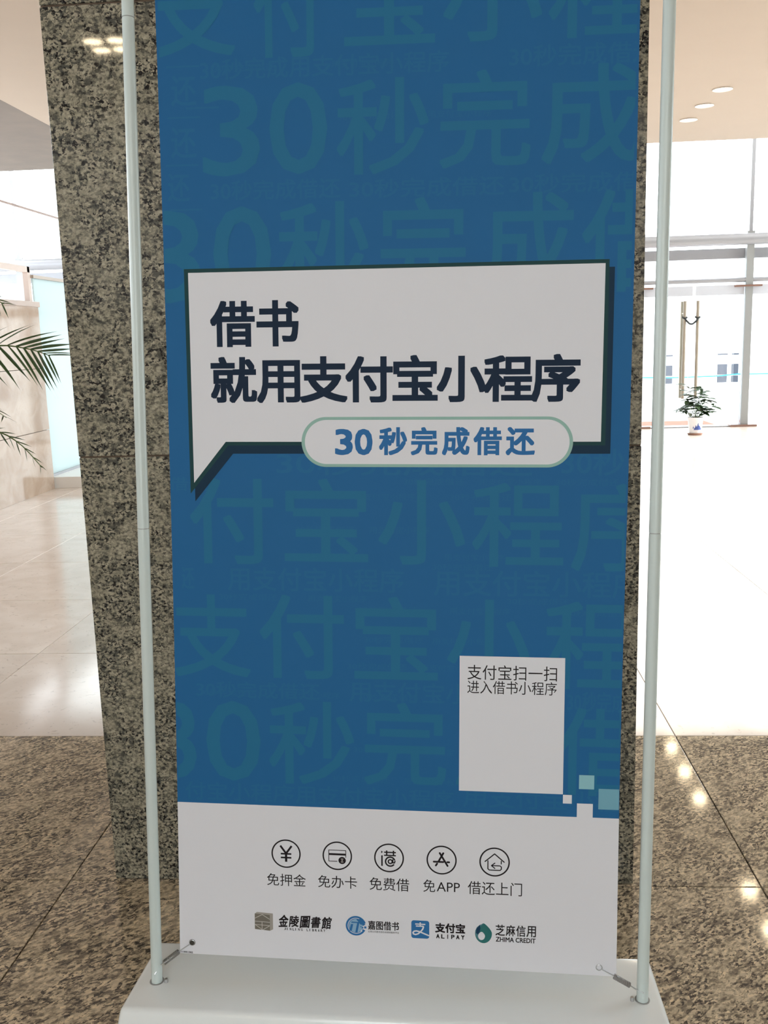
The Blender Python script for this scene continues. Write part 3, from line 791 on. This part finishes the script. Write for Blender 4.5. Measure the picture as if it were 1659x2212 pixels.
# grommets, hooks, springs
def spring(a, b, r, turns):
    a, b = Vector(a), Vector(b); t = (b-a).normalized(); x = t.orthogonal().normalized(); y = t.cross(x)
    L = (b-a).length; pts = []
    N = turns*14
    for k in range(N+1):
        an = 2*PI*k/14; pts.append(a+t*(L*k/N)+x*math.cos(an)*r+y*math.sin(an)*r)
    return pts
for (gu, gv), sa, sb, pu in (((.024, .0221), (-.0015, .0045), (-.0298, -.0190), -.0458), ((.7693, .0156), (.7955, .0020), (.8240, -.0135), .8465)):
    if pu < 0: layer('grommet_hole', [disc((gu, gv), .0062, 24)], M['hole'], 2, label='dark punched hole')
    g = G().tube([UVP(gu+.0052*math.cos(a), gv+.0052*math.sin(a), .0012) for a in [2*PI*k/24 for k in range(25)]], .0009 if pu > 0 else .0007, 8)
    auto_smooth(g.build('hook_ring', M['steel'], stand))
    g = G().tube([UVP(gu+(.004 if pu > 0 else -.004), gv-.003, .0015), UVP(sa[0], sa[1], .003)], .0009, 8)
    auto_smooth(g.build('hook', M['steel'], stand))
    s1, s2 = UVP(sa[0], sa[1], .003), UVP(sb[0], sb[1], .003)
    sp = auto_smooth(G().tube(spring(s1, s2, .0041, 16), .0009, 6).build('spring', M['spring'], stand))
    auto_smooth(G().tube([s1, s2], .0034, 10).build('core_rod', M['spring'], sp))
    g = G().tube([s2, UVP((sb[0]+pu)/2, sb[1]-.007, .003), UVP(pu, to_z(pu, ZB)+.020, .012)], .0011, 8)
    auto_smooth(g.build('hook', M['steel'], stand))
# thumb screw at the foot of each pole
for pu, d in ((-.0458, 1), (.8465, -1)):
    p = UVP(pu, to_z(pu, ZB)); g = G().lathe([(.0001, .007), (.003, .007), (.0034, .004), (.0034, 0)], (p.x+.0185*d, p.y-.003, ZB), 12)
    auto_smooth(g.build('screw', M['steel'], stand))

# ------------------------------------------------------------------ palm at the left
def leaflet_mesh(name, L, w, mat, droop=.18, seg=7):
    g = G(); vs = []; fs = []
    for i in range(seg+1):
        t = i/seg; ww = w*(math.sin(PI*min(1, t*1.15+.12))**.7 if t*1.15+.12 < 1 else 0)*.5+.0003
        if i == seg: ww = .0002
        z = -droop*L*t*t
        for sx, dz in ((-1, .0), (0, -.12*ww*4), (1, .0)):
            vs.append((L*t, sx*ww, z+ww*.35*abs(sx)))
    for i in range(seg):
        for k in range(2):
            a = i*3+k; fs.append((a, a+3, a+4, a+1))
    n0 = len(vs)
    vs += [(x, y, z-.0006) for x, y, z in vs]
    fs += [tuple(n0+i for i in f[::-1]) for f in list(fs)]
    me = bpy.data.meshes.new(name); me.from_pydata(vs, [], fs); me.update()
    me.polygons.foreach_set('use_smooth', [True]*len(me.polygons)); me.materials.append(mat); return me
LM = [leaflet_mesh('leaflet', 1, .085, M['leaf'], d) for d in (.04, .10, .2)]
def orient(o, parent, p, direction, L, wscale, roll=0):
    d = Vector(direction).normalized(); z = Vector((0, 0, 1)); y = z.cross(d)
    if y.length < 1e-4: y = Vector((0, 1, 0))
    y.normalize(); zz_ = d.cross(y)
    Mx = Matrix((d, y, zz_)).transposed() @ Matrix.Rotation(roll, 3, 'X')
    o.rotation_euler = Mx.to_euler(); o.scale = (L, L*wscale, L)
palm = thing('potted_palm', 'green palm fronds reaching in at the left edge beside the pillar', 'potted plant', (-2.62, 3.95, 0))
PC = Vector((-2.62, 3.95, 0))
g = G().lathe([(.0001, .0), (.15, .0), (.17, .02), (.20, .36), (.215, .38), (.215, .40), (.195, .40), (.19, .37), (.0001, .37)], PC, 36)
auto_smooth(g.build('pot', M['dark_pot'], palm))
auto_smooth(G().lathe([(.0001, .385), (.10, .383), (.189, .372)], PC, 24).build('soil', M['soil'], palm))
def frond(path, pairs, L, wsc=1.0, spread=.85, droop=None, start=.25, side='both'):
    pts = [Vector(p) for p in path]
    # catmull-rom resample
    def cr(t):
        n_ = len(pts)-1; i = min(int(t*n_), n_-1); f = t*n_-i
        p0, p1, p2, p3 = pts[max(i-1, 0)], pts[i], pts[i+1], pts[min(i+2, n_)]
        return .5*((2*p1)+(p2-p0)*f+(2*p0-5*p1+4*p2-p3)*f*f+(-p0+3*p1-3*p2+p3)*f**3)
    N = 18; cp = [cr(k/N) for k in range(N+1)]
    fr = auto_smooth(G().tube(cp, [.0055*(1-.8*k/N)+.0006 for k in range(N+1)], 7).build('frond', M['rachis'], palm))
    for k in range(pairs):
        t = start+(1-start)*(k+.5)/pairs; p = cr(t); tg_ = (cr(min(1, t+.03))-cr(max(0, t-.03))).normalized()
        sd = tg_.cross(Vector((0, 0, 1)));
        if sd.length < .05: sd = Vector((0, 1, 0))
        sd.normalize(); upv = sd.cross(tg_)
        for s in (-1, 1):
            yield fr, p, tg_, sd, upv, s, t
def make_frond(path, pairs, L, updown=False, start=.25, wsc=1.0, sp=.9):
    for fr, p, tg_, sd, upv, s, t in frond(path, pairs, L, start=start):
        ll = L*(.55+.45*math.sin(PI*min(1, (t-start)/(1-start)*.85+.18)))*random.uniform(.9, 1.08)
        if updown:   # the leaf plane stands upright, facing the camera
            side = upv*s*(1.0 if s < 0 else .55)+sd*random.uniform(-.25, .25)
        else: side = sd*s+upv*random.uniform(-.05, .2)
        d = tg_*(.50+.55*t)+side*sp+Vector((0, 0, -.12))
        o = link('leaflet', random.choice(LM), p, fr)
        orient(o, fr, p, d, ll, wsc*random.uniform(.85, 1.1), random.uniform(-.5, .5)+(PI/2*.6 if updown else 0))
crown = PC+Vector((0, 0, .45))
make_frond([crown, (-2.45, 3.93, 1.02), (-2.16, 3.90, 1.36), (-1.90, 3.90, 1.415), (-1.75, 3.90, 1.40), (-1.655, 3.90, 1.368)], 12, .25, True, .40, .68, .95)
make_frond([crown, (-2.42, 3.95, .86), (-2.18, 3.92, 1.05), (-1.95, 3.90, 1.065), (-1.83, 3.90, 1.01), (-1.735, 3.90, .90)], 9, .085, True, .45, .8, .7)
make_frond([crown, (-2.52, 3.90, 1.15), (-2.30, 3.86, 1.55), (-2.02, 3.88, 1.66), (-1.83, 3.90, 1.585)], 13, .13, True, .40, 1.0, .9)
make_frond([crown, (-2.70, 3.75, 1.10), (-2.80, 3.45, 1.45), (-2.82, 3.15, 1.42)], 12, .20)
make_frond([crown, (-2.80, 4.05, 1.15), (-3.05, 4.20, 1.50), (-3.30, 4.25, 1.45)], 12, .20)
make_frond([crown, (-2.66, 4.15, 1.20), (-2.60, 4.40, 1.60), (-2.50, 4.68, 1.55)], 12, .20)
make_frond([crown, (-2.72, 3.95, 1.30), (-2.85, 3.90, 1.75), (-3.02, 3.80, 1.85)], 12, .18)
make_frond([crown, (-2.46, 4.10, .95), (-2.36, 4.45, 1.20), (-2.30, 4.80, 1.05)], 10, .16)

# ------------------------------------------------------------------ small plant by the doors
pp = thing('potted_plant', 'small leafy plant in a white and blue porcelain pot before the glass doors', 'potted plant', (3.30, 13.0, 0))
PC2 = Vector((3.30, 13.0, 0))
auto_smooth(G().lathe([(.0001, .0), (.088, .0), (.098, .008), (.100, .020), (.085, .022), (.0001, .022)], PC2, 32).build('saucer', M['saucer'], pp))
pot2 = auto_smooth(G().lathe([(.0001, .022), (.070, .022), (.078, .03), (.098, .19), (.106, .225), (.110, .232), (.108, .238), (.100, .236), (.096, .21), (.0001, .21)], PC2, 36).build('pot', M['porcelain'], pp))
auto_smooth(G().lathe([(.0001, .218), (.096, .214)], PC2, 24).build('soil', M['soil'], pp))
# painted blue mountains wrapped on the pot
g = G()
for (a0, a1, z0, hh) in ((-2.05, -1.35, .070, .055), (-1.75, -1.05, .075, .075), (-1.45, -.75, .070, .045), (-2.2, -2.0, .09, .03)):
    N = 10
    for k in range(N):
        def P_(a, z):
            r = .0775+(z-.03)/.16*.0200+.0012; return (PC2.x+r*math.cos(a), PC2.y+r*math.sin(a), z)
        t0, t1 = k/N, (k+1)/N
        za = z0+hh*math.sin(PI*t0)*(1+.25*math.sin(t0*17)); zb_ = z0+hh*math.sin(PI*t1)*(1+.25*math.sin(t1*17))
        aa, ab = a0+(a1-a0)*t0, a0+(a1-a0)*t1
        g.add([P_(aa, z0), P_(ab, z0), P_(ab, zb_), P_(aa, za)], [(0, 1, 2, 3)])
g.build('painted_pattern', M['blue_glaze'], pot2, label='blue painted hills on the white pot')
def broad_leaf(name, mat):
    vs = []; fs = []; seg = 6
    for i in range(seg+1):
        t = i/seg; ww = .17*math.sin(PI*min(1, max(0, t)))**.8+.004 if 0 < i < seg else .004
        z = -.25*t*t
        for sx in (-1, 0, 1): vs.append((t, sx*ww, z+.25*ww*abs(sx)))
    for i in range(seg):
        for k in range(2):
            a = i*3+k; fs.append((a, a+3, a+4, a+1))
    n0 = len(vs); vs += [(x, y, z-.01) for x, y, z in vs]; fs += [tuple(n0+i for i in f[::-1]) for f in list(fs)]
    me = bpy.data.meshes.new(name); me.from_pydata(vs, [], fs); me.update()
    me.polygons.foreach_set('use_smooth', [True]*len(me.polygons)); me.materials.append(mat); return me
BL = broad_leaf('leaf', M['leaf2'])
stems = [((0, 0), (.00, .0), .58), ((.01, 0), (.14, -.02), .48), ((-.01, 0), (-.15, .0), .52), ((0, .01), (.08, .08), .55), ((.01, -.01), (.24, .02), .38), ((-.01, .01), (-.22, .03), .36), ((0, -.01), (-.04, -.12), .42), ((.0, .0), (-.10, .04), .66), ((.01, .0), (.06, -.03), .62), ((.01, .01), (.20, -.06), .30)]
for (a, b, h) in stems:
    P0 = PC2+Vector((a[0], a[1], .21)); P2 = PC2+Vector((b[0], b[1], h)); P1 = (P0+P2)/2+Vector((-.1*b[0], 0, .05))
    pts = [P0*(1-t)**2+P1*2*t*(1-t)+P2*t*t for t in [k/8 for k in range(9)]]
    st = auto_smooth(G().tube(pts, [.0045-.0003*k for k in range(9)], 6).build('stem', M['rachis'], pp))
    for k in range(3, 9):
        for rep in range(2):
            p = pts[k]; an = random.uniform(0, 2*PI)
            d = Vector((math.cos(an)*1.1, math.sin(an)*.7, random.uniform(-.15, .45)))
            o = link('leaf', BL, p, st); orient(o, st, p, d, random.uniform(.12, .19), 1.0, random.uniform(-.4, .4))
